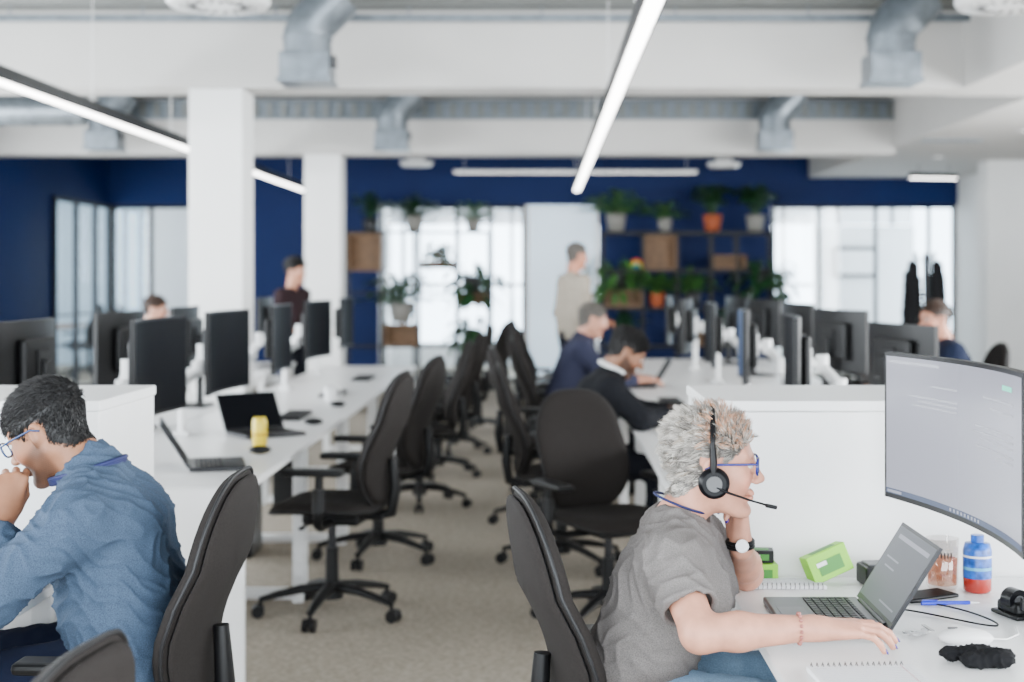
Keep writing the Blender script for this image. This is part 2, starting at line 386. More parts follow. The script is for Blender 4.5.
def person(name,J,st,loc=(0,0,0),rz=0):
    root=empty(name,loc,rz)
    near=st.get('near',False)
    hs=.0028 if near else .006; hc=.0055 if near else .012
    g=lambda k:V(J[k])
    female=st.get('female',False)
    pel,bel,che,nb=g('pelvis'),g('belly'),g('chest'),g('neck')
    side=(g('shL')-g('shR')); side.normalize()
    b=st.get('bulk',1.)
    F=Field()
    F.cap(pel-side*.07*b,bel-side*.065*b,.115*b,.11*b,k=.05); F.cap(pel+side*.07*b,bel+side*.065*b,.115*b,.11*b,k=.05)
    F.cap(bel-side*.065*b,che-side*.075*b,.11*b,.115*b,k=.06); F.cap(bel+side*.065*b,che+side*.075*b,.11*b,.115*b,k=.06)
    up=(nb-che).normalized()
    F.cap(che-side*.06,nb-side*.03-up*.05,.105,.06,k=.06); F.cap(che+side*.06,nb+side*.03-up*.05,.105,.06,k=.06)
    if female:
        fw=side.cross(V((0,0,1))).normalized()
        for s in (-1,1): F.ell(che+side*s*.075+fw*.07-V((0,0,.05)),(.065,.065,.065),k=.05)
    for S in ('L','R'):
        sg=1 if S=='L' else -1
        sh,el,wr=g('sh'+S),g('el'+S),g('wr'+S)
        F.cap(nb+side*sg*.04-up*.035,sh,.05,.062*b,k=.06)
        if st['sleeve']=='short':
            e=sh.lerp(el,.68); dn=(el-sh).normalized()
            F.cap(sh,sh.lerp(el,.95),.064*b,.066*b,k=.035,clip=(e,dn))
            F.cap(sh.lerp(el,.60),sh.lerp(el,1.),.049,.051,k=.004,op='s')
        else:
            F.cap(sh,el,.064*b,.053*b,k=.035)
            e=el.lerp(wr,st.get('cuff',.9)); dn=(wr-el).normalized()
            F.cap(el,wr,.053*b,.038*b,k=.03,clip=(e,dn))
            F.cap(el.lerp(wr,st.get('cuff',.9)-.06),wr,.030*b,.030*b,k=.004,op='s')
    hd=(g('head')-nb).normalized()
    if st.get('collar'):
        F.cap(nb-hd*.03,nb+hd*.03,.080,.073,k=.012,clip=(nb+hd*.035,hd))
        F.cap(nb+hd*.005,nb+hd*.12,.062,.06,k=.004,op='s')
    else:
        F.cap(nb+hd*.012,nb+hd*.12,.062,.062,k=.006,op='s')
    netobj('upper_garment',F,hc,st['shirt'],root,folds=st.get('folds',(38,.0035)),sm=1)
    F=Field()
    for S in ('L','R'):
        sg=1 if S=='L' else -1
        hp,kn,an=g('hip'+S),g('knee'+S),g('ank'+S)
        F.cap(pel+side*sg*.06-V((0,0,.02)),hp,.112*b,.095*b,k=.04); F.cap(hp,kn,.088*b,.064*b,k=.03); F.cap(kn,an,.062*b,.048,k=.03,clip=(an,(an-kn)))
    netobj('trousers',F,.012,st['pants'],root,folds=(30,.003),sm=1)
    F=Field()
    for S in ('L','R'):
        an,to=g('ank'+S),g('toe'+S); F.cap(an-V((0,0,.03)),an-V((0,0,.055)),.04,.036,k=.02); F.cap(V((an.x,an.y,to.z+.01)),to,.04,.032,k=.03)
    netobj('shoes',F,.01,PLB,root,sm=1)
    sk=np.array(st['skin'])
    cf=lambda v: np.tile(sk,(len(v),1))*(1+.06*np.sin(v[:,0:1]*90)*np.sin(v[:,2:3]*70+v[:,1:2]*60))
    for S in ('L','R'):
        sh,el,wr=g('sh'+S),g('el'+S),g('wr'+S); F=Field()
        F.cap(sh.lerp(el,.35),el,.045*b,.039*b,k=.02); F.cap(el,el.lerp(wr,.35),.040*b,.039*b,k=.02); F.cap(el.lerp(wr,.35),wr,.039*b,.025,k=.02)
        hd_=J['hand'+S]; F.cap(wr,wr+V(hd_[0]).normalized()*.02,.024,.022,k=.012)
        tips=hand(F,wr+V(hd_[0]).normalized()*.012,hd_[0],hd_[1],1 if S=='R' else -1,hd_[2],sc=st.get('hsc',1.),tc=hd_[3] if len(hd_)>3 else 0,th_in=hd_[4] if len(hd_)>4 else 0)
        netobj('arm_and_hand_'+S,F,hs if near else .0045,SKINM,root,colf=cf,sm=1)
        if st.get('nails'):
            mb=MB()
            for q,dr,nu,r in tips:
                yv=nu.cross(dr); c=q+nu*r*.78+dr*r*.35
                mt=Matrix((( dr.x,yv.x,nu.x,c.x),(dr.y,yv.y,nu.y,c.y),(dr.z,yv.z,nu.z,c.z),(0,0,0,1)))
                mb.sph((0,0,0),(.0072,.0056,.0026),st['nails'],n=10,mtx=mt)
            mb.obj('fingernails_'+S,parent=root)
    yaw,pit,rol=J['hrot']
    hm=Matrix.Translation(g('head'))@Matrix.Rotation(yaw,4,'Z')@Matrix.Rotation(pit,4,'Y')@Matrix.Rotation(rol,4,'X')
    nl=hm.inverted()@(nb-(g('head')-nb).normalized()*.03)
    F=headF(tuple(nl),female)
    hl=st['hair'].get('line',-.006)
    def sg_(x,w): return 1/(1+np.exp(-np.clip(x/w,-30,30)))
    def hcol(v):
        c=np.tile(sk,(len(v),1)).astype(float)
        lip=np.exp(-(((v[:,0]-.094)/.012)**2+(v[:,1]/.02)**4+((v[:,2]+.062)/.011)**4))
        c=c*(1-lip[:,None])+np.array(st.get('lip',sk*np.array((.85,.55,.55))))*lip[:,None]
        ch=np.exp(-(((v[:,0]-.07)/.03)**2+((np.abs(v[:,1])-.042)/.02)**2+((v[:,2]+.03)/.025)**2))
        c*=1+ch[:,None]*np.array((.12,-.1,-.1))
        hc_=np.array(st['hair']['pal'][0])
        if st.get('beard'):
            edge=-.012-.45*np.clip(v[:,0],0,.08)
            w=sg_(edge-v[:,2],.004)*sg_(v[:,0]+.004,.004)*sg_(v[:,2]+.112,.005)
            ms=np.exp(-(((v[:,2]+.048)/.008)**4))*(v[:,0]>.07)*(np.abs(v[:,1])<.03)
            w=np.maximum(w,ms)*(1-lip)
            w*=st['beard']*(.85+.15*np.sin(v[:,0]*900)*np.sin(v[:,2]*800))
            c=c*(1-w[:,None])+hc_*w[:,None]
        if st.get('brow',True):
            m=np.exp(-(((v[:,2]-.031-.003*np.cos((np.abs(v[:,1])-.03)*60))/.0045)**4))*(np.abs(v[:,1])>.013)*(np.abs(v[:,1])<.05)*(v[:,0]>.05)
            c=c*(1-.75*m[:,None])+hc_*.75*m[:,None]
        c[hairmask(v,hl)]=hc_*.6
        return c
    ho=netobj('head',F,.003 if near else .0055,SKINM,root,mtx=hm,colf=hcol,sm=1)
    mb=MB()
    for s in (-1,1):
        mb.sph((.0765,s*.031,.0075),.0125,EYEW); mb.sph((.0845,s*.031,.0065),.0056,EYED)
    if st.get('glasses'):
        gm=st['glasses']; gr=st.get('grim',.0022)
        for s in (-1,1):
            pts=[]
            for i in range(20):
                a=2*math.pi*i/20; ca,sa=math.cos(a),math.sin(a); yy=s*.034+.027*math.copysign(abs(ca)**.7,ca)
                pts.append((.103-2.2*yy*yy,yy,.006+.018*math.copysign(abs(sa)**.7,sa)))
            mb.tube(pts,gr,gm,closed=True,n=6)
            mb.tube([(.095,s*.062,.014),(.06,s*.076,.014),(.0,s*.083,.012),(-.02,s*.083,.0)],gr,st.get('gtemple',gm),n=6)
        mb.tube([(.102,-.009,.01),(.104,0,.013),(.102,.009,.01)],.002,gm,n=6)
    if st.get('headset'):
        pts=[(-.006,.090*math.cos(a),.040+.094*math.sin(a)) for a in [math.pi*i/24 for i in range(25)]]
        pts=[(-.002,.088,-.02)]+pts+[(-.002,-.088,-.02)]
        mb.tube(pts,.0065,BLK,n=8)
        for s in (-1,1):
            mb.tube([(0,s*.074,-.028),(0,s*.084,-.028)],[.030,.034],PLB,n=28); mb.tube([(0,s*.084,-.028),(0,s*.098,-.028),(0,s*.102,-.028)],[.035,.033,.026],BLK,n=28)
            mb.tube([(0,s*.102,-.028),(0,s*.1035,-.028)],[.018,.017],GREYP,n=24)
            mb.tube([(-.002,s*.095,-.03),(-.003,s*.097,.02),(-.005,s*.093,.05)],[.007,.008,.006],BLK,n=8)
        mb.tube([(.005,-.100,-.035),(.03,-.103,-.045),(.08,-.10,-.06),(.13,-.085,-.074)],[.004,.0028,.0024,.0024],BLK,n=8)
        mb.tube([(.115,-.089,-.071),(.138,-.081,-.076)],[.0048,.0045],PLB,n=10)
    e=mb.obj('eyes_and_headwear',parent=root); e.matrix_local=hm
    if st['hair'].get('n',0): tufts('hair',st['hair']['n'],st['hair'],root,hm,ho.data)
    return root
def seatJ(lean=.0,hp=.3,hy=0,arms=(.42,.13,.77),dz=0,side_w=.185,curl=(.35,.4,.3)):
    z=dz
    J=dict(pelvis=(-.02,0,.60+z),belly=(lean*.35,0,.74+z),chest=(lean*.75,0,.88+z-.03*lean),neck=(lean+.01,0,1.035+z-.2*lean))
    J['head']=(lean+.055+.05*hp,0,1.175+z-.25*lean-.03*hp); J['hrot']=(hy,hp,0)
    for S,s in (('L',1),('R',-1)):
        J['sh'+S]=(lean*.95,s*side_w,.965+z-.2*lean); J['wr'+S]=(arms[0],s*arms[1],arms[2])
        J['el'+S]=(max(.1,arms[0]-.2),s*(side_w+.05),.79 if arms[0]>.3 else .72)
        J['hand'+S]=((1,-s*.25,.02),(0,0,-1),curl)
        J['hip'+S]=(.03,s*.09,.575+z); J['knee'+S]=(.44,s*.12,.53+z*.5); J['ank'+S]=(.40,s*.12,.10); J['toe'+S]=(.54,s*.13,.045)
    return J
# ------------------------------------------------------------------ furniture meshes
def superell(w,h,n,N=44,tw=None):
    o=[]
    for i in range(N):
        a=2*math.pi*i/N; c,s_=math.cos(a),math.sin(a)
        x=math.copysign(abs(c)**(2/n),c)*w; y=math.copysign(abs(s_)**(2/n),s_)*h
        if tw: x*=tw(y/h)
        o.append((x,y))
    return o
def chair_mesh():
    b=MB()
    tw=lambda t: 1-.16*max(0,t)**2-.12*max(0,-t)**1.5
    out=superell(.228,.295,3.2,tw=tw)
    def fb(a,z,off):
        v=(z+.3)/.6
        x=-.225-.105*v+.045*math.sin(math.pi*min(1,v*1.6))*(1 if v<.625 else 0)+ .65*a*a*(1-.3*v)
        return (x+off,a,.785+z)
    b.pad(out,fb,.036,.012,FAB,FAB)
    outs=superell(.215,.28,3.2,tw=tw)
    b.pad(outs,lambda a,z,o:(fb(a,z,0)[0]-.016+o,a,.785+z),.012,.020,PLS,FAB)
    b.tube([fb(p[0]*1.0,p[1]*1.0,-.004) for p in out],.005,PLS,n=6,closed=True)
    so=superell(.245,.25,3.4)
    def fs(a,c,off):
        z=.475+off+ .25*c*c -(.9*max(0,a-.10)**2) +.3*max(0,-a-.12)**2
        return (a+.01,c,z)
    b.pad(so,fs,.042,.014,FAB,PLS)
    b.tube([fs(p[0],p[1],.002) for p in so],.005,PLS,n=6,closed=True)
    b.box((-.02,0,.435),(.26,.2,.05),PLB,.015)
    b.box((-.16,0,.44),(.16,.07,.025),PLB,.008)
    b.tube([(-.18,0,.44),(-.27,0,.46),(-.285,0,.56),(-.275,0,.70)],[.022,.026,.026,.02],PLB,n=10)
    b.cyl((.06,.1,.43),(.06,.24,.425),.007,PLB,n=8); b.sph((.06,.25,.425),(.014,.025,.009),PLB,n=10)
    for s in (-1,1):
        b.tube([(-.02,s*.08,.425),(-.02,s*.24,.425),(-.02,s*.285,.445),(-.025,s*.292,.50),(-.03,s*.292,.655)],[.017,.018,.020,.021,.018],PLB,n=10)
        b.tube([(-.026,s*.292,.50),(-.029,s*.292,.60)],.028,PLS,n=12)
        b.box((.0,s*.285,.668),(.27,.085,.03),PLB,.014,seg=3)
    b.cyl((0,0,.42),(0,0,.27),.018,DGREY,n=16); b.cyl((0,0,.30),(0,0,.10),.028,PLB,.031,n=16)
    b.cyl((0,0,.145),(0,0,.075),.046,PLB,.05,n=20)
    for i in range(5):
        a=2*math.pi*i/5+.3; c,s_=math.cos(a),math.sin(a)
        b.tube([(c*.03,s_*.03,.125),(c*.14,s_*.14,.118),(c*.25,s_*.25,.095),(c*.315,s_*.315,.078)],[.030,.026,.021,.016],PLB,n=10,flat=.75)
        x,y=c*.31,s_*.31
        b.cyl((x,y,.085),(x,y,.045),.009,PLB,n=8)
        px,py=-s_,c
        for q in (-1,1): b.cyl((x+px*q*.008+c*.012,y+py*q*.008+s_*.012,.0285),(x+px*q*.026+c*.012,y+py*q*.026+s_*.012,.0285),.028,PLB,n=16)
        b.sph((x+c*.008,y+s_*.008,.043),(.024,.024,.018),PLB,n=10)
    return b.mesh('office_chair')
CH=chair_mesh()
def chair(x,y,deg,sz=1.,sw=1.): return put('office_chair',CH,(x,y,0),math.radians(deg),scale=(sw,sw,sz))
def monitor_mesh(w=.70,h=.39,scr=None,sag=.03,arm=True,cz=.41,ui=False,nm='monitor'):
    b=MB(); n=20
    def P(u,v,off):
        y=(u-.5)*w; x=-sag+sag*((u-.5)*2)**2
        return (x+off,y-off*(8*sag*y/w**2),cz+(v-.5)*h)
    def sheet(u0,u1,v0,v1,off,mat,flip=False,nn=n):
        vs=[];fs=[]
        for i in range(nn+1):
            u=u0+(u1-u0)*i/nn
            vs.append(P(u,v0,off));vs.append(P(u,v1,off))
        for i in range(nn):
            q=[2*i,2*i+2,2*i+3,2*i+1]; fs.append(q[::-1] if flip else q)
        b.add(vs,fs,mat,True)
    sheet(0,1,0,1,0,BLK)
    sheet(.012,.988,.035,.975,.0012,scr or SCRO)
    sheet(0,1,0,1,-.022,PLB,True)
    for v,fl in ((0,True),(1,False)):
        vs=[];fs=[]
        for i in range(n+1): vs.append(P(i/n,v,0));vs.append(P(i/n,v,-.022))
        for i in range(n):
            q=[2*i,2*i+2,2*i+3,2*i+1]; fs.append(q if not fl else q[::-1])
        b.add(vs,fs,PLB)
    for u in (0,1):
        b.add([P(u,0,0),P(u,1,0),P(u,1,-.022),P(u,0,-.022)],[[0,1,2,3]],PLB)
    b.box((-sag-.035,0,cz),(.035,w*.55,h*.6),PLB,.015)
    b.box((-sag-.058,0,cz),(.014,.12,.12),METW if arm else PLB,.004)
    if arm:
        b.tube([(-sag-.06,0,cz),(-.13,.0,cz-.01)],.018,METW,n=12)
        b.cyl((-.14,0,cz-.045),(-.14,0,cz+.03),.026,METW)
        b.tube([(-.14,0,cz-.02),(-.20,.12,cz-.09)],[.022,.024],METW,n=12)
        b.cyl((-.20,.12,cz-.13),(-.20,.12,cz-.06),.03,METW)
        b.tube([(-.20,.12,cz-.11),(-.24,.0,cz-.16)],[.024,.026],METW,n=12)
        b.cyl((-.24,0,0),(-.24,0,cz-.12),.019,METW); b.box((-.24,0,.01),(.09,.09,.02),METW,.004)
    else:
        b.box((-sag-.07,0,cz*.5),(.03,.07,cz+.04),PLB,.008); b.box((-.06,0,.008),(.2,.26,.014),PLB,.005)
    if ui:
        sheet(.012,.988,.035,.07,.0018,TBAR)
        sheet(.03,.33,.93,.95,.0018,TXT)
        for i,(a,c,v) in enumerate([(.1,.36,.80),(.1,.30,.74),(.1,.42,.62),(.1,.44,.585),(.1,.38,.55),(.1,.41,.50),(.1,.25,.465),(.55,.72,.80),(.55,.85,.72),(.55,.8,.69),(.55,.83,.66)]):
            sheet(1-c,1-a,v,v+.012,.0018,TXT,nn=6)
        sheet(.80,.89,.875,.905,.002,GRN,nn=4)
        for i in range(9): sheet(.4+i*.025,.4+i*.025+.012,.042,.062,.0022,SCRG,nn=2)
        sheet(.02,.10,.042,.060,.0022,SCRG,nn=2)
    return b.mesh(nm)
MON=monitor_mesh(.66,.385); MONG=monitor_mesh(.62,.37,SCRD); MONB=monitor_mesh(.62,.37,SCRB)
MONS=monitor_mesh(.60,.36,arm=False)
def laptop_mesh(lit=True):
    b=MB(); w=.315; d=.22
    b.box((-d/2,0,.009),(d,w,.016),DGREY,.004)
    for r in range(6):
        for c in range(14):
            b.box((-.030-r*.0185,(c-6.5)*.0205,.0185),(.0155 if r else .009,.0172,.003),KEY,.0008,seg=1)
    b.box((-.175,0,.0175),(.06,.10,.001),GREYP)
    b.cyl((0,-.12,.016),(0,.12,.016),.007,BLK,n=10)
    t=math.radians(32); L=.205
    def Q(l,y,off): return (l*math.sin(t)+off*math.cos(t),y,.018+l*math.cos(t)-off*math.sin(t))
    for (l0,l1,y0,y1,o0,o1,mat) in ((0,L,-w/2,w/2,0,.007,DGREY),(.014,L-.008,-w/2+.007,w/2-.007,-.0008,0,SCRL if lit else SCRO)):
        vs=[Q(l,y,o) for o in (o0,o1) for l in (l0,l1) for y in (y0,y1)]
        b.add(vs,[[0,1,3,2],[4,6,7,5],[0,4,5,1],[2,3,7,6],[0,2,6,4],[1,5,7,3]],mat)
    if lit:
        for (l0,l1,y0,y1) in ((.03,.034,-.12,.0),(.17,.18,-.13,.12),(.12,.124,.02,.12),(.10,.104,.02,.10)):
            vs=[Q(l,y,-.0014) for l in (l0,l1) for y in (y0,y1)]; b.add(vs,[[0,1,3,2]],TXT)
    return b.mesh('laptop')
LAP=laptop_mesh(True); LAPO=laptop_mesh(False)
def desk(x0,x1,y0,y1,name='office_desk'):
    b=MB(); cx,cy=(x0+x1)/2,(y0+y1)/2; w=x1-x0; l=y1-y0
    b.box((0,0,.7175),(w,l-.006,.025),LAM,.003)
    for s in (-1,1):
        yy=s*(l/2-.05)
        for t in (-1,1): b.box((t*(w/2-.04),yy,.3525),(.05,.03,.705),METW,.004)
        b.box((0,yy,.685),(w-.08,.03,.035),METW,.004); b.box((0,yy,.03),(w-.1,.03,.03),METW,.004)
    b.box((0,0,.68),(.04,l-.14,.04),METW,.004); b.box((.15 if cx<0 else -.15,0,.62),(.14,l*.6,.06),METW,.006)
    return b.obj(name,(cx,cy,0))
# ------------------------------------------------------------------ room
FX0,FX1,FY0,FY1,CZ=-6.1,5.85,-3.0,20.0,3.42
box('floor',FX0-.2,FX1+.2,FY0,FY1+4.2,-.1,0,CARP)
b=MB(); vs=[];fs=[]; y=0; yy=[]
while y<26.9:
    yy+= [(y,0),(y+.09,0),(y+.12,.05),(y+.22,.05)]; y+=.25
for (q,z) in yy: vs+=[(FX0-.2,FY0+q,CZ+z),(FX1+.2,FY0+q,CZ+z)]
for i in range(len(yy)-1): fs.append([2*i,2*i+2,2*i+3,2*i+1])
b.add(vs,fs,DECK); b.obj('ceiling')
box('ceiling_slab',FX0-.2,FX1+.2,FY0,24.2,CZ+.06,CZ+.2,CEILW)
Z1=2.50
def wallseg(nm,x0,x1,z0,z1,mat=NAVY,y0=20.0,y1=20.12): return box(nm,x0,x1,y0,y1,z0,z1,mat)
wallseg('wall_back',FX0,FX1,Z1,CZ+.05)
wallseg('wall_back_blue_pier',-4.88,-2.30,0,Z1); wallseg('wall_back_shelf_pier',.80,3.22,0,Z1)
def glz(nm,x0,x1,mull,y=20.05,frm=BLKM,glass=GLASS,z0=0,z1=Z1,rails=()):
    b=MB()
    for x in [x0,x1]+mull: b.box((x,0,(z0+z1)/2),(.05,.06,z1-z0),frm,.003)
    b.box(((x0+x1)/2,0,z1-.025),(x1-x0,.06,.05),frm,.003); b.box(((x0+x1)/2,0,z0+.03),(x1-x0,.06,.06),frm,.003)
    for z in rails: b.box(((x0+x1)/2,0,z),(x1-x0,.05,.025),frm,.002)
    b.box(((x0+x1)/2,0,(z0+z1)/2),(x1-x0,.012,z1-z0),glass)
    return b.obj(nm,(0,y,0))
glz('window_1',-6.03,-4.92,[-5.5],rails=(1.0,)); glz('window_2',-2.26,-.26,[-1.8,-1.2,-.72]); glz('window_3',3.26,5.8,[3.9,4.7,5.45])
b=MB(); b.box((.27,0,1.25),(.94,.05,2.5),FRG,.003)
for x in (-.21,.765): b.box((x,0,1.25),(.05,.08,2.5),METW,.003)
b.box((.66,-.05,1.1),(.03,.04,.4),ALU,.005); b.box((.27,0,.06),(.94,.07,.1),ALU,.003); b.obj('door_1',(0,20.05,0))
box('wall_far_rooms_left',-6.3,-4.4,22.6,22.7,0,CZ,WHITE)
b=MB()
for x in [-5+.9*i for i in range(13)]: b.box((x,0,1.6),(.07,.08,3.2),METW,.004)
for z in (.35,1.35,2.6): b.box((.4,0,z),(11.5,.08,.07 if z<2.6 else .5),METW,.004)
b.box((.4,0,.2),(11.5,.1,.4),WHITE); b.obj('window_4',(0,23.6,0))
box('wall_far_partition',3.1,3.2,20.12,23.6,0,CZ,WHITE); box('wall_far_partition_left',-2.6,-2.5,20.12,23.6,0,CZ,WHITE)
b=MB(); b.box((0,0,0),(.70,.04,.48),BLKM,.004); b.box((0,-.022,0),(.58,.004,.37),WHITE); b.obj('wall_picture',(4.95,22.5,1.72))
box('wall_far_picture_panel',4.3,5.9,22.53,22.6,0,2.3,WHITE)
# meeting room to the left, seen through the side glazing
SKYW=M('pale_blue_paint',(.45,.55,.62),.8,nz=(3,.05))
box('floor_meeting_room',-9.4,FX0-.2,17.2,24.2,-.1,0,CARP)
box('wall_meeting_room_side',-9.4,-9.3,17.2,24.2,0,CZ,SKYW); box('wall_meeting_room_end',-9.3,-6.2,24.1,24.2,0,CZ,SKYW); box('ceiling_meeting_room',-9.4,FX0-.2,17.2,24.2,CZ,CZ+.1,CEILW)
b=MB(); b.box((0,0,0),(.03,1.6,1.0),WHITE,.004); b.box((0,0,-.52),(.06,1.6,.03),ALU,.003); b.obj('whiteboard',(-9.27,22.3,1.6))
b=MB(); b.box((0,0,.725),(1.0,2.2,.03),WOOD,.004)
for sx in (-1,1):
    for sy in (-1,1): b.box((sx*.42,sy*1.0,.355),(.05,.05,.71),BLKM,.003)
b.obj('meeting_table',(-7.6,21.5,0))
for (x,y,r) in ((-6.85,21.0,180),(-6.85,22.0,175),(-8.3,21.3,0)): chair(x,y,r)
box('wall_left',FX0-.12,FX0,14.2,17.7,0,CZ,NAVY); box('wall_left_header',FX0-.12,FX0,17.7,20.12,Z1,CZ,NAVY)
b=MB()
for y in (17.73,18.55,19.35,19.96): b.box((.03,y,1.25),(.07,.045,2.5),BLKM,.003)
for z in (2.47,.04): b.box((.03,18.85,z),(.07,2.3,.05),BLKM,.003)
b.box((.03,18.85,1.0),(.05,2.3,.025),BLKM,.002)
b.box((0,18.85,1.25),(.012,2.3,2.5),GLASS); b.obj('window_5',(FX0-.01,0,0))
def sidewin(nm,x,y0,y1):
    b=MB(); n=int((y1-y0)/1.7)
    for i in range(n+1): b.box((0,y0+(y1-y0)*i/n,1.75),(.1,.07,2.3),METW,.004)
    for z in (.6,2.9): b.box((0,(y0+y1)/2,z),(.1,y1-y0,.07),METW,.004)
    b.obj(nm,(x,0,0))
sidewin('window_6',FX0-.06,-3,14.1); sidewin('window_7',FX1+.06,-3,12)
box('wall_left_sill',FX0-.12,FX0,-3,14.2,0,.57,WHITE); box('wall_left_top',FX0-.12,FX0,-3,14.2,2.93,CZ,WHITE)
box('wall_right_sill',FX1,FX1+.12,-3,12.1,0,.57,WHITE); box('wall_right_top',FX1,FX1+.12,-3,12.1,2.93,CZ,WHITE)
box('wall_right',FX1,FX1+.12,12.1,20.12,0,CZ,WHITE)
b=MB(); b.box((0,0,1.1),(.06,.95,2.2),METW,.004); b.box((-.03,0,1.08),(.03,.85,2.1),WHITE,.004); b.box((-.06,.33,1.05),(.05,.03,.14),ALU,.005); b.obj('door_2',(FX1-.035,18.1,0))
box('trim_pier',5.30,5.84,16.9,17.3,0,2.88,WHITE,.004)
for n_,a in (('baseboard_back',(-4.88,-2.30)),('baseboard_back_pier',(.80,3.22))): box(n_,a[0],a[1],19.98,20.0,0,.1,METW)
box('column',-2.56,-2.17,10.3,10.7,0,2.86,WHITE,.006); box('column',-2.56,-2.17,15.3,15.7,0,2.81,WHITE,.006)
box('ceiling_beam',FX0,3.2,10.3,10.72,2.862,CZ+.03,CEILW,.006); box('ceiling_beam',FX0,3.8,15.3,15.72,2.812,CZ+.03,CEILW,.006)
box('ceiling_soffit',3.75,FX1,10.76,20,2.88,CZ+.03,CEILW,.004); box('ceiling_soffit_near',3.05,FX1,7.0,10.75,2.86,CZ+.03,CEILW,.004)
b=MB()
for z in (-.09,.09): b.box((0,0,z),(8.4,.04,.03),GALV,.002)
b.box((0,.02,0),(8.4,.01,.16),GALV)
for i in range(56): b.box((-4.1+.15*i,-.012,0),(.05,.01,.15),DECK)
b.obj('cable_tray',(-.45,15.15,3.27))
b=MB(); b.box((0,0,0),(9.2,.05,.05),GALV,.003)
for i in range(10): b.cyl((-4.3+.95*i,0,.02),(-4.3+.95*i,0,.12),.006,GALV,n=6)
b.obj('ceiling_conduit',(-1.4,10.15,3.34))
for i,(x,y) in enumerate(((4.6,13.5),(4.6,16.5),(5.2,15),(4.9,11.6))):
    b=MB(); b.lathe([(.075,0),(.075,-.006),(.055,-.008),(.05,0)],METW); b.cyl((0,0,-.003),(0,0,-.001),.05,LIT2,n=20); b.obj('recessed_downlight',(x,y,2.88))
b=MB(); b.box((0,0,-.005),(.6,.16,.012),GALV,.002)
for i in range(5): b.box((0,-.06+.03*i,-.014),(.56,.008,.01),GREYP)
b.obj('air_vent',(4.15,14.4,2.878))
b=MB(); b.box((0,0,0),(.62,.08,.06),BLKM,.004); b.box((0,0,-.033),(.6,.06,.01),LIT); b.cyl((-.2,0,.03),(-.2,0,.14),.004,BLKM); b.cyl((.2,0,.03),(.2,0,.14),.004,BLKM); b.obj('linear_pendant_light',(4.68,17.0,2.70),.25)
def strip(x,y0,y1,z=2.62,w=.10):
    b=MB(); L=y1-y0
    b.box((0,0,.045),(w,L,.08),BLKM,.003); b.box((0,0,0),(w*.72,L-.02,.012),LIT,.002)
    for yy in (-2.,1.,4.,7.,9.9,12.,14.6,17.6): b.cyl((0,yy-(y0+y1)/2,.07),(0,yy-(y0+y1)/2,CZ-z),.003,METW,n=6)
    b.obj('linear_strip_light',(x,(y0+y1)/2,z))
strip(.459,-2.5,18.7); strip(-3.13,-2.5,18.7)
b=MB(); b.box((0,0,.022),(3.3,.05,.036),METW,.003); b.box((0,0,0),(3.25,.03,.006),LIT2,.002)
for x in (-1.5,0,1.5): b.cyl((x,0,.04),(x,0,.5),.004,METW,n=6)
b.obj('linear_pendant_light',(.45,19.2,2.89))
def duct(x,y,r=.165):
    b=MB()
    pts=[(0,0,-.60),(0,0,-.34),(0,0,-.28),(.02,0,-.22),(.07,0,-.16),(.13,0,-.10),(.22,0,0.0)]
    b.tube(pts,[r]*len(pts),GALV,n=28)
    for z in (-.58,-.46,-.30): b.tube([(0,0,z-.014),(0,0,z+.014)],[r*1.05]*2,GALV,n=28)
    b.box((0,0,-.60),(r*2.2,r*2.2,.03),GALV,.004); b.box((0,0,-.50),(r*2.04,r*2.04,.18),GALV,.006)
    b.box((r*1.08,0,-.46),(.04,.08,.08),GREYP,.004)
    b.obj('ventilation_duct',(x,y,CZ))
duct(-1.6,9.7); duct(2.38,9.7); duct(-1.56,14.8); duct(2.42,14.8); duct(-4.55,14.8)
b=MB(); b.tube([(-1.0,0,0),(1.0,0,0)],.13,GALV,n=24)
for i in range(7): b.tube([(-.95+i*.3,0,0),(-.93+i*.3,0,0)],.137,GALV,n=24)
for x in (-.8,.6): b.cyl((x,0,.12),(x,0,.45),.006,GALV,n=6)
b.obj('ventilation_duct',(-4.95,12.3,2.93))
for x in (-1.82,2.62):
    b=MB(); b.lathe([(.0,0),(.12,-.005),(.14,.0),(.20,-.012),(.22,0),(.27,-.006),(.29,.02),(.29,.05),(.12,.06),(.12,.40)],METW)
    for i in range(16):
        a=math.pi*i/8; b.box((.17*math.cos(a),.17*math.sin(a),-.008),(.09,.01,.008),GREYP,rot=(0,0,a+.3))
    b.obj('ceiling_diffuser',(x,8.0,3.02))
for (x,y) in ((-1.5,17.0),(2.2,17.2),(-4,17)):
    b=MB(); b.lathe([(.0,0),(.1,-.004),(.13,.0),(.17,-.01),(.20,.02),(.20,.05),(.1,.06),(.1,.6)],METW); b.obj('ceiling_diffuser',(x,y,2.82))
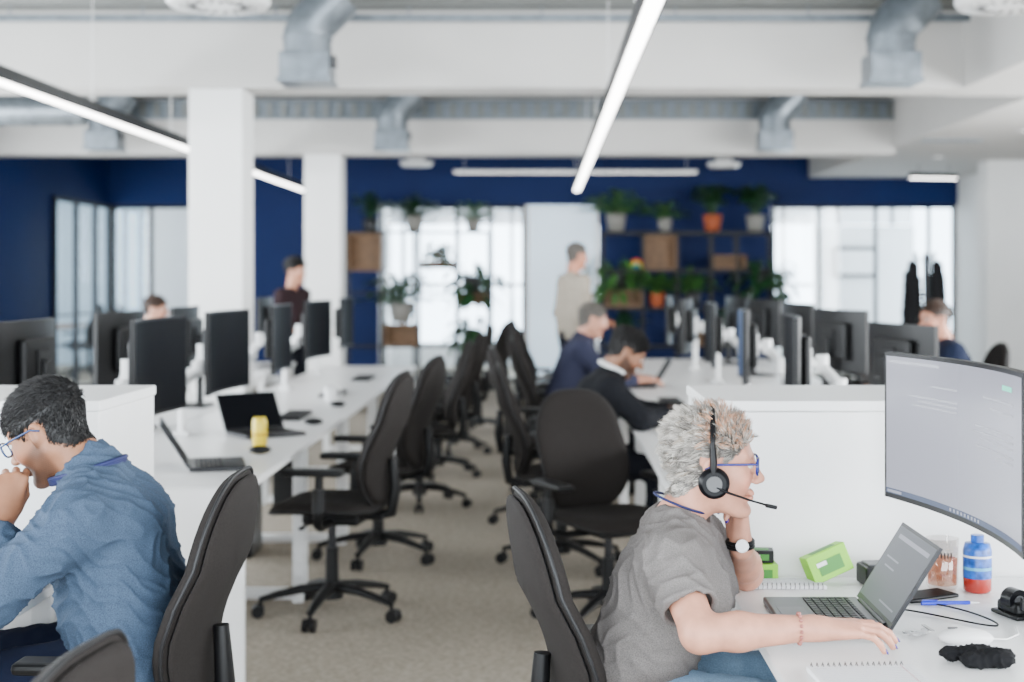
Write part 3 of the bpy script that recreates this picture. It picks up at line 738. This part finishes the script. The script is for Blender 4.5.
# ------------------------------------------------------------------ desks & dividers
for i in range(5): desk(-1.88,-1.08,5.19+1.4*i,6.59+1.4*i)
for i in range(3): desk(-2.70,-1.90,5.19+1.4*i,6.59+1.4*i)
for i in range(6): desk(.46,1.26,4.22+1.5*i,5.72+1.5*i)
for i in range(6): desk(1.28,2.08,4.22+1.5*i,5.72+1.5*i)
desk(.46,1.26,2.0,3.64); desk(1.28,2.08,2.0,3.64); desk(-2.02,-1.22,2.2,3.64); desk(-2.9,-2.2,11.3,12.7)
box('desk_end_panel',-1.88,-1.08,5.15,5.183,0,.728,LAM,.003)
def cabinet(nm,x0,x1,y0,y1,n):
    b=MB(); w=(x1-x0); d=y1-y0
    b.box((0,0,.575),(w,d,1.15),LAM,.003); b.box((0,0,1.165),(w+.01,d+.01,.028),LAM,.004)
    for i in range(1,n): b.box((-w/2+w*i/n,-d/2-.0,.6),(.004,.003,1.05),GREYP)
    b.obj(nm,((x0+x1)/2,(y0+y1)/2,0))
cabinet('storage_cabinet',-3.2,-1.14,3.66,4.18,2); cabinet('storage_cabinet',.43,2.4,3.66,4.18,1)
DZ=.731
for y in (5.62,6.85,8.25,9.6,11.0): put('monitor',MON,(-1.50,y,DZ),math.radians(random.uniform(-6,6)))
for y in (5.8,7.1,8.4): put('monitor',MONS,(-2.12,y,DZ),math.pi+random.uniform(-.1,.1))
put('monitor',MONS,(-2.35,12.0,DZ),math.pi)
for i,y in enumerate((5.95,7.4,8.85,10.3,11.8)): put('monitor',MONB if i==1 else MON,(1.03,y,DZ),math.pi+(-.12,-.10,-.05,-.2,-.1)[i])
for (x,y,r,sc) in ((1.72,6.75,.28,.92),(1.72,8.15,.30,.98),(1.72,9.5,.15,1.),(1.72,11.0,.3,1.),(1.72,12.4,.2,1.)): put('monitor',MONS,(x,y,DZ),r,scale=(1,1,sc))
put('laptop',LAPO,(-1.42,5.72,DZ),math.pi+.25); put('laptop',LAPO,(-1.40,6.95,DZ),math.pi-.9); put('laptop',LAPO,(.80,7.35,DZ),.1); put('laptop',LAPO,(.78,9.9,DZ),0)
put('laptop',LAPO,(.80,5.5,DZ),.2)
def mug(x,y,m):
    b=MB(); b.lathe([(.0,0),(.036,0),(.04,.005),(.04,.095),(.037,.095),(.036,.01),(0,.008)],m); b.tube([(.038,0,.075),(.062,0,.07),(.064,0,.035),(.038,0,.025)],.005,m,n=8); b.obj('mug',(x,y,DZ),random.random()*6)
YEL=M('yellow_can_print',(.75,.55,.01),.3); mug(-1.3,8.75,METW); mug(.9,8.2,METW)
b=MB(); b.lathe([(.0,.0),(.026,.002),(.033,.010),(.033,.118),(.027,.128),(.027,.132),(.025,.131),(.0,.128)],YEL); b.lathe([(.0,.129),(.0245,.129)],ALU); b.lathe([(.0335,.055),(.0335,.060)],TERR); b.obj('yellow_drink_can',(-1.27,6.4,DZ))
for (x,y) in ((-1.18,7.35),(-1.2,8.35),(-1.22,6.15),(.56,5.3)):
    b=MB(); b.sph((0,0,.012),(.05,.03,.018),PLB,n=14); b.sph((.02,0,.024),(.01,.004,.005),GREYP,n=8); b.obj('computer_mouse',(x,y,DZ+.006))
for (x,y) in ((-1.35,7.75),(-1.35,9.2),(.75,6.2),(.78,8.6),(-1.33,10.6)):
    b=MB(); b.box((0,0,.01),(.13,.42,.016),PLB,.004)
    for r in range(5):
        for c in range(18): b.box((-.05+r*.023,-.19+c*.0224,.0195),(.017,.017,.004),KEY)
    b.obj('keyboard',(x,y,DZ))
b=MB(); b.box((0,0,.2),(.15,.32,.4),PLB,.008); b.box((.076,0,.2),(.004,.28,.36),GREYP)
m_=b.mesh('desktop_computer')
for y in (6.3,7.7,9.1): put('desktop_computer',m_,(-1.62,y,0))
for y in (6.5,9.2): put('desktop_computer',m_,(1.0,y,0))
# chairs
for a in ((-.93,6.3,172),(-.87,7.55,168),(-.80,9.3,185),(-.78,10.7,175),(-.76,12.1,178),(-.6,13.6,160)): chair(*a)
chair(.29,6.2,-62,.91,.98); chair(.02,8.55,8); chair(.10,7.35,3,.97); chair(.12,9.8,5); chair(.1,11.2,0); chair(.05,12.4,20)
chair(.258,3.2,10,.95,.95); chair(-1.015,3.38,177,.965,.93); chair(-.985,2.12,172,.895)
for a in ((2.55,8.9,180),(2.6,6.2,170),(2.6,10.4,180),(2.6,11.7,190),(-3.15,6.2,0),(-3.2,7.6,0),(-3.35,12.0,0),(2.75,12.9,150),(3.3,9.8,200)): chair(*a)
# ------------------------------------------------------------------ near desk items
CURV=monitor_mesh(.80,.36,SCRG,.045,True,.40,True,'curved_monitor')
put('curved_monitor',CURV,(.893,3.15,DZ),math.pi+.095)
put('laptop',LAP,(.738,3.18,DZ),0)
PAP=M('paper_white',(.78,.78,.80),.8); LIME=M('lime_card',(.22,.55,.02),.5); LIMED=M('dark_green_card',(.03,.20,.015),.5)
def notebook(x,y,rz,w,l,cover=PAP):
    b=MB(); b.box((0,0,.004),(w,l,.008),PAP,.001); b.box((0,0,.009),(w,l,.0012),cover)
    for i in range(12): b.box((-w/2+.02+i*(w-.03)/12,0,.0098),(.0008,l*.92,.0003),TXT)
    b.box((0,l/2-.025,.0098),(w*.96,.001,.0003),M('red_margin',(.5,.08,.12),.6))
    n=int(l/.012)
    for i in range(n):
        y0=-l/2+.01+i*(l-.02)/n
        b.tube([(-w/2+.008,y0,.0105),(-w/2,y0,.016),(-w/2-.006,y0,.008),(-w/2,y0,.001),(-w/2+.006,y0,.004)],.0009,DGREY,n=5)
    b.obj('spiral_notebook',(x,y,DZ),rz)
notebook(.60,3.54,math.pi/2*.98,.10,.20); notebook(.625,2.69,math.radians(-86),.17,.21)
def carton(nm,x,y,z,rz,rot,s,m1,m2):
    b=MB(); b.box((0,0,s[2]/2),s,m1,.002); b.box((0,-s[1]/2-.0008,s[2]*.45),(s[0]*.6,.001,s[2]*.5),m2); b.box((0,0,s[2]+.0006),(s[0]*.6,s[1]*.55,.001),m2)
    b.box((-s[0]*.2,-s[1]/2-.0015,s[2]*.6),(s[0]*.25,.001,s[2]*.15),PAP)
    o=b.obj(nm,(x,y,z),rz); o.rotation_euler=(rot[0],rot[1],rz)
carton('tea_carton',.555,3.60,DZ,.05,(0,0),(.075,.06,.045),LIME,LIMED)
carton('tea_carton',.555,3.60,DZ+.048,-.1,(0,0),(.06,.05,.03),PLB,LIMED)
carton('tea_carton',.725,3.56,DZ+.018,.25,(-.15,-.35),(.11,.05,.07),LIME,LIMED)
b=MB(); b.box((0,0,.025),(.10,.085,.05),PLB,.006); b.box((0,0,.052),(.08,.06,.006),GREYP,.003); b.box((-.03,-.043,.025),(.02,.003,.02),BLK); b.obj('docking_station',(.845,3.55,DZ),.1)
b=MB(); b.lathe([(0,.001),(.033,.001),(.038,.01),(.040,.125),(.038,.125),(.035,.012),(0,.01)],GL); b.lathe([(.0335,.012),(.036,.075),(0,.075)],TEA)
for i,(z,h_) in enumerate(((.088,.014),)):
    for k in range(5):
        a=-2.1+k*.2; b.box((.0402*math.cos(a),.0402*math.sin(a),z),(.004,.0008,h_),BLKM,rot=(0,0,a+math.pi/2))
b.obj('drinking_glass',(.985,3.50,DZ))
BLU=M('blue_label',(.008,.09,.42),.3,nz=(60,.6)); RED=M('red_juice',(.35,.02,.012),.15,coat=.5); CYN=M('cyan_print',(.1,.4,.6),.4)
b=MB(); b.lathe([(0,0),(.03,0),(.034,.006),(.034,.035)],RED); b.lathe([(.0345,.035),(.0345,.10),(.030,.118),(.0,.12)],BLU); b.lathe([(.0348,.055),(.0348,.062)],CYN); b.lathe([(.0348,.085),(.0348,.090)],PAP); b.cyl((0,0,.12),(0,0,.138),.016,BLU); b.obj('drink_bottle',(1.062,3.47,DZ))
b=MB(); b.box((0,0,.02),(.045,.08,.03),PLB,.01); b.cyl((0,-.018,.036),(0,.018,.036),.026,BLK,n=24); b.cyl((0,-.02,.036),(0,.02,.036),.013,GREYP,n=20); b.box((0,.0,.005),(.06,.10,.010),PLB,.004); b.box((.0,-.045,.036),(.03,.008,.03),PLB,.002); b.obj('tape_dispenser',(1.07,3.22,DZ),.3)
b=MB(); b.box((0,0,.005),(.075,.15,.009),BLK,.004,seg=3); b.box((0,0,.0101),(.068,.14,.0006),SCRO); b.obj('mobile_phone',(.915,3.40,DZ),-1.1)
PENB=M('blue_pen_plastic',(.01,.03,.55),.3)
def pen(x,y,rz,m):
    b=MB(); b.tube([(-.07,0,.006),(.04,0,.006),(.045,0,.006)],[.0048,.0048,.004],m,n=8); b.tube([(.045,0,.006),(.06,0,.006),(.068,0,.006)],[.0035,.002,.0006],METW,n=8); b.tube([(-.07,0,.006),(-.035,0,.006)],.0056,m,n=8); b.box((-.05,0,.0125),(.036,.003,.002),m); b.obj('ballpoint_pen',(x,y,DZ),rz)
pen(.955,3.32,.05,PENB); pen(.66,2.55,.1,M('green_pen_plastic',(.03,.35,.08),.3))
b=MB(); b.tube([(.33*math.sin(t*1.3)*.4,.10*math.cos(t*2.1)-.02*t,.004) for t in np.linspace(0,3.2,30)],.0022,PLB,n=6)
b.obj('usb_cable',(.87,3.24,DZ))
F=Field(); F.ell((0,0,.014),(.052,.032,.018),k=.01); F.ell((.042,.0,.010),(.025,.02,.012),k=.012)
r_=empty('white_computer_mouse',(.88,2.98,DZ),.05); netobj('mouse_shell',F,.0025,METW,r_); b=MB(); b.tube([(.06,0,.008),(.1,.01,.004),(.14,.05,.004),(.16,.12,.004)],.002,METW,n=6); b.box((-.02,0,.032),(.02,.005,.003),GREYP); b.obj('mouse_cable_and_wheel',parent=r_)
F=Field()
for i in range(9): F.ell((rng.uniform(-.045,.045),rng.uniform(-.03,.03),.014+rng.uniform(-.004,.006)),(.028,.02,.014),k=.012)
r_=empty('black_glasses_pouch',(.86,2.82,DZ+.002)); netobj('pouch_fabric',F,.003,M('black_cloth',(.004,.004,.005),.9,spec=.2),r_,folds=(110,.003))
b=MB()
for i in range(3): b.box((.012*i,.01*i-.01,.004+.002*i),(.055,.009,.0025),ALU,.001,rot=(0,0,.4+.5*i)); b.cyl((-.025+.02*i,-.02+.012*i,.004),(-.025+.02*i,-.02+.012*i,.007),.011,ALU,n=14)
b.tube([(.012*math.cos(a)-.03,.012*math.sin(a),.005) for a in np.linspace(0,6,18)],.0012,ALU,n=6,closed=True); b.obj('bunch_of_keys',(.815,3.06,DZ),.3)
# ------------------------------------------------------------------ back shelving + plants
def plant(x,y,z,s,pot,kind='bush',leaf=LEAF,n=46,trail=False):
    b=MB(); ph=.16*s
    b.lathe([(0,0),(.07*s,0),(.095*s,ph),(.085*s,ph),(.08*s,ph*.85),(0,ph*.85)],pot,n=20); b.lathe([(0,ph*.86),(.082*s,ph*.86)],SOIL,n=16)
    for i in range(n):
        a=random.uniform(0,6.283)
        if trail: el=random.uniform(-.9,.9)
        elif kind=='tall': el=random.uniform(.8,1.5)
        else: el=random.uniform(.2,1.4)
        L=s*random.uniform(.12,.29)*(1.25 if kind=='tall' else 1); d=V((math.cos(a)*math.cos(el),math.sin(a)*math.cos(el),math.sin(el)))
        base=V((0,0,ph*.85)); tip=base+d*L; tip2=tip+V((d.x,d.y,-.5 if not trail else -1.2))*L*.45
        b.tube([base,base+d*L*.5,tip],.003*s,leaf,n=4)
        sd=d.cross(V((0,0,1))); sd=sd.normalized() if sd.length>.01 else V((1,0,0)); w=s*random.uniform(.03,.05)
        mid=(tip+tip2)/2+V((0,0,.02*s)); q=tip-d*L*.25
        b.add([q,mid+sd*w,tip2,mid-sd*w,mid-V((0,0,.012*s))],[[0,1,4],[1,2,4],[2,3,4],[3,0,4]],leaf,True)
    b.obj('potted_plant',(x,y,z))
SY=19.2
b=MB()
def rail(x0,x1,z): b.box(((x0+x1)/2,0,z),(x1-x0,.03,.03),BLKM); b.box(((x0+x1)/2,.3,z),(x1-x0,.03,.03),BLKM)
for x in (.82,1.36,1.82,2.28,2.62,3.08):
    for y in (0,.3): b.box((x,y,1.05),(.03,.03,2.1),BLKM)
for z in (.1,.55,1.06,1.57,2.07): rail(.82,3.08,z)
for (x0,x1,z0,z1) in ((1.36,1.82,1.58,2.05),(.82,1.36,1.08,1.30),(2.28,2.75,1.6,1.78),(1.9,2.28,.56,.8)):
    for zz in (z0+.012,z1-.012): b.box(((x0+x1)/2,.15,zz),(x1-x0-.03,.3,.024),WOOD,.002)
    for xx in (x0+.025,x1-.025): b.box((xx,.15,(z0+z1)/2),(.024,.3,z1-z0),WOOD,.002)
    b.box(((x0+x1)/2,.29,(z0+z1)/2),(x1-x0-.03,.02,z1-z0),WOOD)
for (x0,x1,z) in ((.82,3.08,.56),(.82,3.08,2.09)): b.box(((x0+x1)/2,.15,z),(x1-x0,.3,.015),BLKM)
b.obj('shelving_unit',(0,SY-.15,0))
b=MB()
for x in (-2.62,-2.12,-1.66,-1.15,-.72):
    for y in (0,.3): b.box((x,y,1.05),(.022,.022,2.1),BLKM)
for z in (.1,.55,1.27,2.09):
    for y in (0,.3): b.box((-1.67,y,z),(1.9,.02,.02),BLKM)
for (x0,x1,z0,z1) in ((-2.62,-2.14,1.57,2.07),(-1.65,-1.16,1.60,1.70),(-1.15,-.72,1.12,1.27),(-2.12,-1.66,.56,.85)):
    for zz in (z0+.012,z1-.012): b.box(((x0+x1)/2,.15,zz),(x1-x0-.02,.3,.024),WOOD,.002)
    b.box(((x0+x1)/2,.29,(z0+z1)/2),(x1-x0-.02,.02,z1-z0),WOOD)
    for xx in (x0+.02,x1-.02): b.box((xx,.15,(z0+z1)/2),(.024,.3,z1-z0),WOOD,.002)
b.obj('shelving_unit',(0,SY-.15,0))
for (x,z,s,p,k,l,t) in ((-2.32,2.08,1.2,POTD,'tall',LEAF,0),(-1.72,2.10,1.3,POTG,'bush',LEAF,0),(-.93,2.10,1.1,POTG,'bush',LEAF2,0),(1.0,2.1,1.5,POTG,'bush',LEAF2,0),(1.66,2.1,1.1,POTG,'bush',LEAF2,0),(2.3,2.1,1.4,TERR,'tall',LEAF,0),(2.88,2.1,1.4,POTG,'tall',LEAF,0),
    (-.95,1.28,1.4,POTD,'bush',LEAF,1),(-.93,.57,1.3,POTD,'bush',LEAF,1),(-1.9,.86,1.8,POTG,'bush',LEAF,0),(1.02,1.31,1.5,POTD,'bush',LEAF2,1),(2.02,1.08,1.4,POTD,'bush',LEAF2,0),(3.0,1.32,1.5,POTD,'bush',LEAF,1),(1.55,1.08,1.2,TERR,'bush',LEAF2,0),(1.1,.57,1.2,TERR,'bush',LEAF,0),(2.5,.57,1.3,POTG,'bush',LEAF,0),(-1.4,1.71,.8,POTG,'bush',LEAF,1)):
    plant(x,SY,z+.003,s,p,k,l,64,bool(t))
b=MB()
for i,c in enumerate(((.7,.03,.03),(.8,.3,.02),(.8,.65,.03),(.05,.45,.1),(.03,.2,.6))):
    b.tube([((.12-.02*i)*math.cos(a),0,(.12-.02*i)*math.sin(a)) for a in np.linspace(0,math.pi,14)],.0105,M('rainbow_%d'%i,c,.5),n=6)
b.obj('rainbow_ornament',(1.27,SY-.05,1.6))
b=MB(); b.cyl((0,0,0),(0,0,1.75),.02,BLKM)
for i in range(4):
    a=i*1.57+.4; b.tube([(0,0,.12),(.22*math.cos(a),.22*math.sin(a),.02)],.014,BLKM,n=8); b.tube([(0,0,1.66),(.12*math.cos(a),.12*math.sin(a),1.68),(.15*math.cos(a),.15*math.sin(a),1.76)],.01,BLKM,n=8)
r_=empty('coat_stand',(4.2,15.6,0)); b.obj('stand',parent=r_)
for q in (-1,1):
    F=Field(); F.cap((q*.13,0,1.62),(q*.15,-.02,1.0),.06,.10,k=.05); F.cap((q*.10,-.04,1.45),(q*.10,-.05,.85),.05,.07,k=.04); F.cap((q*.18,.03,1.5),(q*.2,.03,.9),.045,.05,k=.04)
    netobj('coat',F,.015,M('black_coat',(.006,.006,.007),.9,spec=.2),r_,folds=(28,.01))
# ------------------------------------------------------------------ persons
GREYT=M('grey_tshirt_jersey',(.138,.125,.120),.9,nz=(400,.30),bump=(600,.5,.0012),spec=.2)
BLUS=M('blue_oxford_shirt',(.040,.064,.105),.85,nz=(420,.42),bump=(700,.4,.001),spec=.2)
JEAN=M('light_denim',(.16,.26,.38),.9,nz=(300,.2)); DKP=M('dark_trousers',(.006,.007,.012),.9,spec=.2)
SUIT=M('charcoal_suit',(.005,.0055,.008),.85,spec=.2); WSH=M('cream_shirt_cloth',(.30,.26,.21),.85,spec=.2); PUR=M('slate_shirt',(.026,.028,.055),.85,spec=.2); NAVC=M('navy_jumper',(.006,.010,.028),.9,spec=.2); BRNC=M('dark_brown_top',(.02,.010,.012),.9,spec=.2)
WSC=M('white_collar_cloth',(.7,.7,.7),.85)
GLB=M('blue_glasses_frame',(.010,.016,.15),.25); GLK=M('dark_glasses',(.004,.03,.11),.25); LAN=M('blue_lanyard',(.003,.008,.07),.7)
W_={'pelvis':(.20,3.2,.60),'belly':(.255,3.2,.715),'chest':(.295,3.2,.835),'neck':(.312,3.2,.965),
 'shR':(.275,3.035,.895),'shL':(.345,3.365,.895),'elR':(.320,2.885,.775),'elL':(.50,3.48,.772),'wrR':(.545,2.875,.788),'wrL':(.463,3.30,.868),
 'handR':((1,.12,-.02),(0,.1,-1),((.10,.36,.28),(.12,.42,.30),(.16,.46,.32),(.22,.50,.32))),'handL':((-.05,-.12,1),(-.9,-.3,.1),((.5,.9,.6),(.6,1.0,.7),(.7,1.1,.7),(.8,1.1,.7)),-.5,.0),
 'head':(.382,3.2,1.074),'hrot':(math.radians(-3),math.radians(2),0),
 'hipR':(.24,3.1,.565),'hipL':(.24,3.3,.565),'kneeR':(.64,3.05,.55),'kneeL':(.64,3.33,.55),'ankR':(.60,3.08,.10),'ankL':(.58,3.32,.10),'toeR':(.74,3.07,.045),'toeL':(.72,3.34,.045)}
wom=person('woman_with_headset',W_,dict(near=True,female=True,shirt=GREYT,pants=JEAN,sleeve='short',skin=(.52,.245,.165),bulk=.95,glasses=GLB,grim=.0028,headset=True,brow=False,hsc=.97,folds=(34,.0045),nails=NAIL,
  hair=dict(n=9500,clumps=560,crnd=.30,pull=.70,pal=[(.14,.125,.11),(.29,.265,.24),(.43,.40,.36),(.57,.53,.48),(.36,.30,.24)],tip=(.60,.22,.07),len=.040,side=.62,r=.0011,lift=.18,ltop=.50,rnd=.14,flow=(-.75,0,.05),down=.25,bend=.25)))
b=MB(); b.tube([(.312+.060*math.cos(a),3.2+.062*math.sin(a),.990-.022*math.cos(a)) for a in np.linspace(0,6.283,25)[:-1]],.0028,LAN,n=6,closed=True); b.obj('lanyard',parent=wom)
b=MB(); c=V((.458,3.285,.882)); ax=V((-.05,-.12,1)).normalized(); u=ax.cross(V((0,1,0))).normalized(); w=ax.cross(u)
for dz in (-.006,0,.006): b.tube([c+ax*dz+(u*math.cos(a)*.030+w*math.sin(a)*.028) for a in np.linspace(0,6.283,25)[:-1]],.0042,PLB,n=6,closed=True)
b.cyl(c-V((0,.033,0)),c-V((0,.026,0)),.015,ALU,n=20); b.cyl(c-V((0,.034,0)),c-V((0,.033,0)),.012,PAP,n=20); b.obj('wristwatch',parent=wom)
b=MB()
for i in range(16):
    a=i*6.283/16; b.sph((.520,2.876+.030*math.cos(a),.787+.030*math.sin(a)),.0042,M('bracelet_bead',(.30,.10,.08),.3),n=8)
b.obj('bead_bracelet',parent=wom)
B_={'pelvis':(-.98,3.4,.60),'belly':(-1.00,3.4,.74),'chest':(-1.03,3.4,.90),'neck':(-1.085,3.4,1.035),
 'shL':(-1.05,3.205,.945),'shR':(-1.08,3.575,.955),'elL':(-1.215,3.12,.790),'elR':(-1.27,3.56,.790),'wrL':(-1.243,3.275,.940),'wrR':(-1.48,3.42,.79),
 'handL':((.06,.32,.80),(-.4,.9,0),((1.0,1.3,.8),(1.1,1.3,.8),(1.15,1.3,.8),(1.2,1.3,.8)),.5,.6),'handR':((-1,-.2,0),(0,0,-1),(.3,.4,.3)),
 'head':(-1.183,3.41,1.128),'hrot':(math.pi-.12,math.radians(29),0),
 'hipL':(-1.02,3.3,.575),'hipR':(-1.02,3.5,.575),'kneeL':(-1.42,3.27,.54),'kneeR':(-1.42,3.53,.54),'ankL':(-1.38,3.27,.1),'ankR':(-1.38,3.53,.1),'toeL':(-1.52,3.26,.045),'toeR':(-1.52,3.54,.045)}
bm_=person('man_in_blue_shirt',B_,dict(near=True,shirt=BLUS,pants=NAVC,sleeve='long',cuff=.86,skin=(.27,.120,.065),bulk=1.1,glasses=GLK,grim=.0026,beard=.8,collar=True,folds=(36,.0055),
  hair=dict(n=11000,clumps=500,crnd=.05,pull=.45,pal=[(.004,.0035,.004),(.006,.0055,.006),(.010,.009,.009)],len=.030,side=.5,r=.0013,lift=.08,ltop=.20,rnd=.05,flow=(.6,.35,0),down=.9,bend=.1,line=-.010)))
b=MB()
for k in range(3): b.tube([(-1.085+(.084+.002*k)*math.cos(a),3.4+(.082+.002*k)*math.sin(a),1.030+.006*k+.026*math.cos(a)) for a in np.linspace(0,6.283,29)[:-1]],.0055,LAN,n=6,closed=True)
b.obj('lanyard',parent=bm_)
brownh=dict(n=1500,pal=[(.04,.02,.012),(.03,.016,.01)],len=.035,side=.5,r=.003,lift=.15,rnd=.08,flow=(-.6,0,-.1))
blackh=dict(n=1800,pal=[(.004,.0035,.0035),(.008,.006,.006)],len=.04,side=.45,r=.003,lift=.2,rnd=.08,flow=(-.6,0,0))
greyh=dict(n=1500,pal=[(.13,.115,.10),(.10,.09,.08)],len=.022,side=.7,r=.003,lift=.15,rnd=.08,flow=(-.6,0,-.1))
sm=person('man_in_dark_suit',seatJ(.20,.6,0,(.54,.10,.795)),dict(shirt=SUIT,pants=DKP,sleeve='long',skin=(.25,.115,.065),beard=.9,bulk=1.1,collar=True,hair=blackh),(.15,7.3,0),0)
b=MB(); b.tube([(.215+.066*math.cos(a),.066*math.sin(a),1.03-.03*math.cos(a)) for a in np.linspace(0,6.283,17)[:-1]],.013,WSC,n=8,closed=True); b.obj('shirt_collar',parent=sm)
person('man_in_slate_shirt',seatJ(.12,.25,.1,(.5,.12,.795),.06),dict(shirt=PUR,pants=DKP,sleeve='long',skin=(.5,.24,.16),bulk=1.08,collar=True,hair=greyh),(.16,9.8,0),0)
person('man_with_glasses',seatJ(.05,.1,.35,(.42,.12,.795),.07),dict(shirt=NAVC,pants=DKP,sleeve='long',skin=(.5,.22,.14),bulk=1.1,glasses=PLB,hair=dict(brownh,len=.02)),(2.57,8.9,0),math.pi)
person('seated_man',seatJ(.03,.1,0,(.42,.12,.795),.05),dict(shirt=PUR,pants=DKP,sleeve='long',skin=(.5,.25,.17),hair=brownh),(-3.35,12.0,0),0)
def standJ(H=1.78,arm='down'):
    k=H/1.78
    J=dict(pelvis=(0,0,.98*k),belly=(.0,0,1.12*k),chest=(.0,0,1.29*k),neck=(-.01,0,1.475*k),head=(.03,0,1.655*k),hrot=(0,.12,0))
    for S,s in (('L',1),('R',-1)):
        J['sh'+S]=(0,s*.18,1.42*k); J['el'+S]=(-.03,s*.23,1.14*k)
        J['wr'+S]=(.18,s*.17,1.06*k) if arm!='down' else (.03,s*.25,.90*k)
        J['hand'+S]=((1,-s*.2,.1),(0,-s*.3,-1),(.4,.5,.4)) if arm!='down' else ((.1,0,-1),(0,-s,0),(.3,.35,.3))
        J['hip'+S]=(0,s*.09,.93*k); J['knee'+S]=(.02,s*.10,.5*k); J['ank'+S]=(-.02+.08*s,s*.10,.10); J['toe'+S]=(.13+.08*s,s*.11,.045)
    return J
person('standing_man',standJ(1.81,'up'),dict(shirt=WSH,pants=DKP,sleeve='long',skin=(.42,.17,.10),bulk=1.1,collar=True,hair=greyh),(.29,12.9,0),.45)
person('standing_woman',standJ(1.66,'up'),dict(female=True,shirt=BRNC,pants=DKP,sleeve='long',skin=(.45,.21,.13),hair=dict(blackh,len=.06),bulk=.90),(-2.33,13.3,0),-.45)
# ------------------------------------------------------------------ lights / world
def area(nm,loc,rot,sx,sy,P,c=(1,1,1)):
    l=bpy.data.lights.new(nm,'AREA'); l.shape='RECTANGLE'; l.size=sx; l.size_y=sy; l.energy=P; l.color=c
    o=bpy.data.objects.new(nm,l); COL.objects.link(o); o.location=loc; o.rotation_euler=rot; return o
area('daylight_window_left',(FX0-.2,5.5,1.75),(0,-math.pi/2,0),2.3,17,1550,(.95,.98,1))
area('daylight_window_right',(FX1+.2,4.5,1.75),(0,math.pi/2,0),2.3,15,1500,(1,.98,.95))
area('rear_fill_light',(0,-2.95,1.9),(math.pi/2,0,0),11,2.6,380,(1,.98,.96))  # front fill panel added behind the camera; no window stands here
area('meeting_room_light',(0,22,3.3),(0,0,0),10,1.5,450,(.9,.96,1))
area('side_room_light',(-7.7,21,3.35),(0,0,0),1.2,3,160,(.95,.98,1))
w=bpy.data.worlds.new('World'); bpy.context.scene.world=w; w.use_nodes=True
bg=w.node_tree.nodes['Background']; bg.inputs[0].default_value=(.80,.91,1,1); bg.inputs[1].default_value=11.0
# ------------------------------------------------------------------ camera
cd=bpy.data.cameras.new('camera'); co=bpy.data.objects.new('camera',cd); COL.objects.link(co)
co.location=(0,0,1.5); co.rotation_euler=(math.pi/2,0,0); cd.lens=50; cd.sensor_width=36
cd.shift_x=-30/1024; cd.shift_y=-65/1024; cd.clip_start=.05
cd.dof.use_dof=True; cd.dof.focus_distance=3.12; cd.dof.aperture_fstop=2.5
bpy.context.scene.camera=co
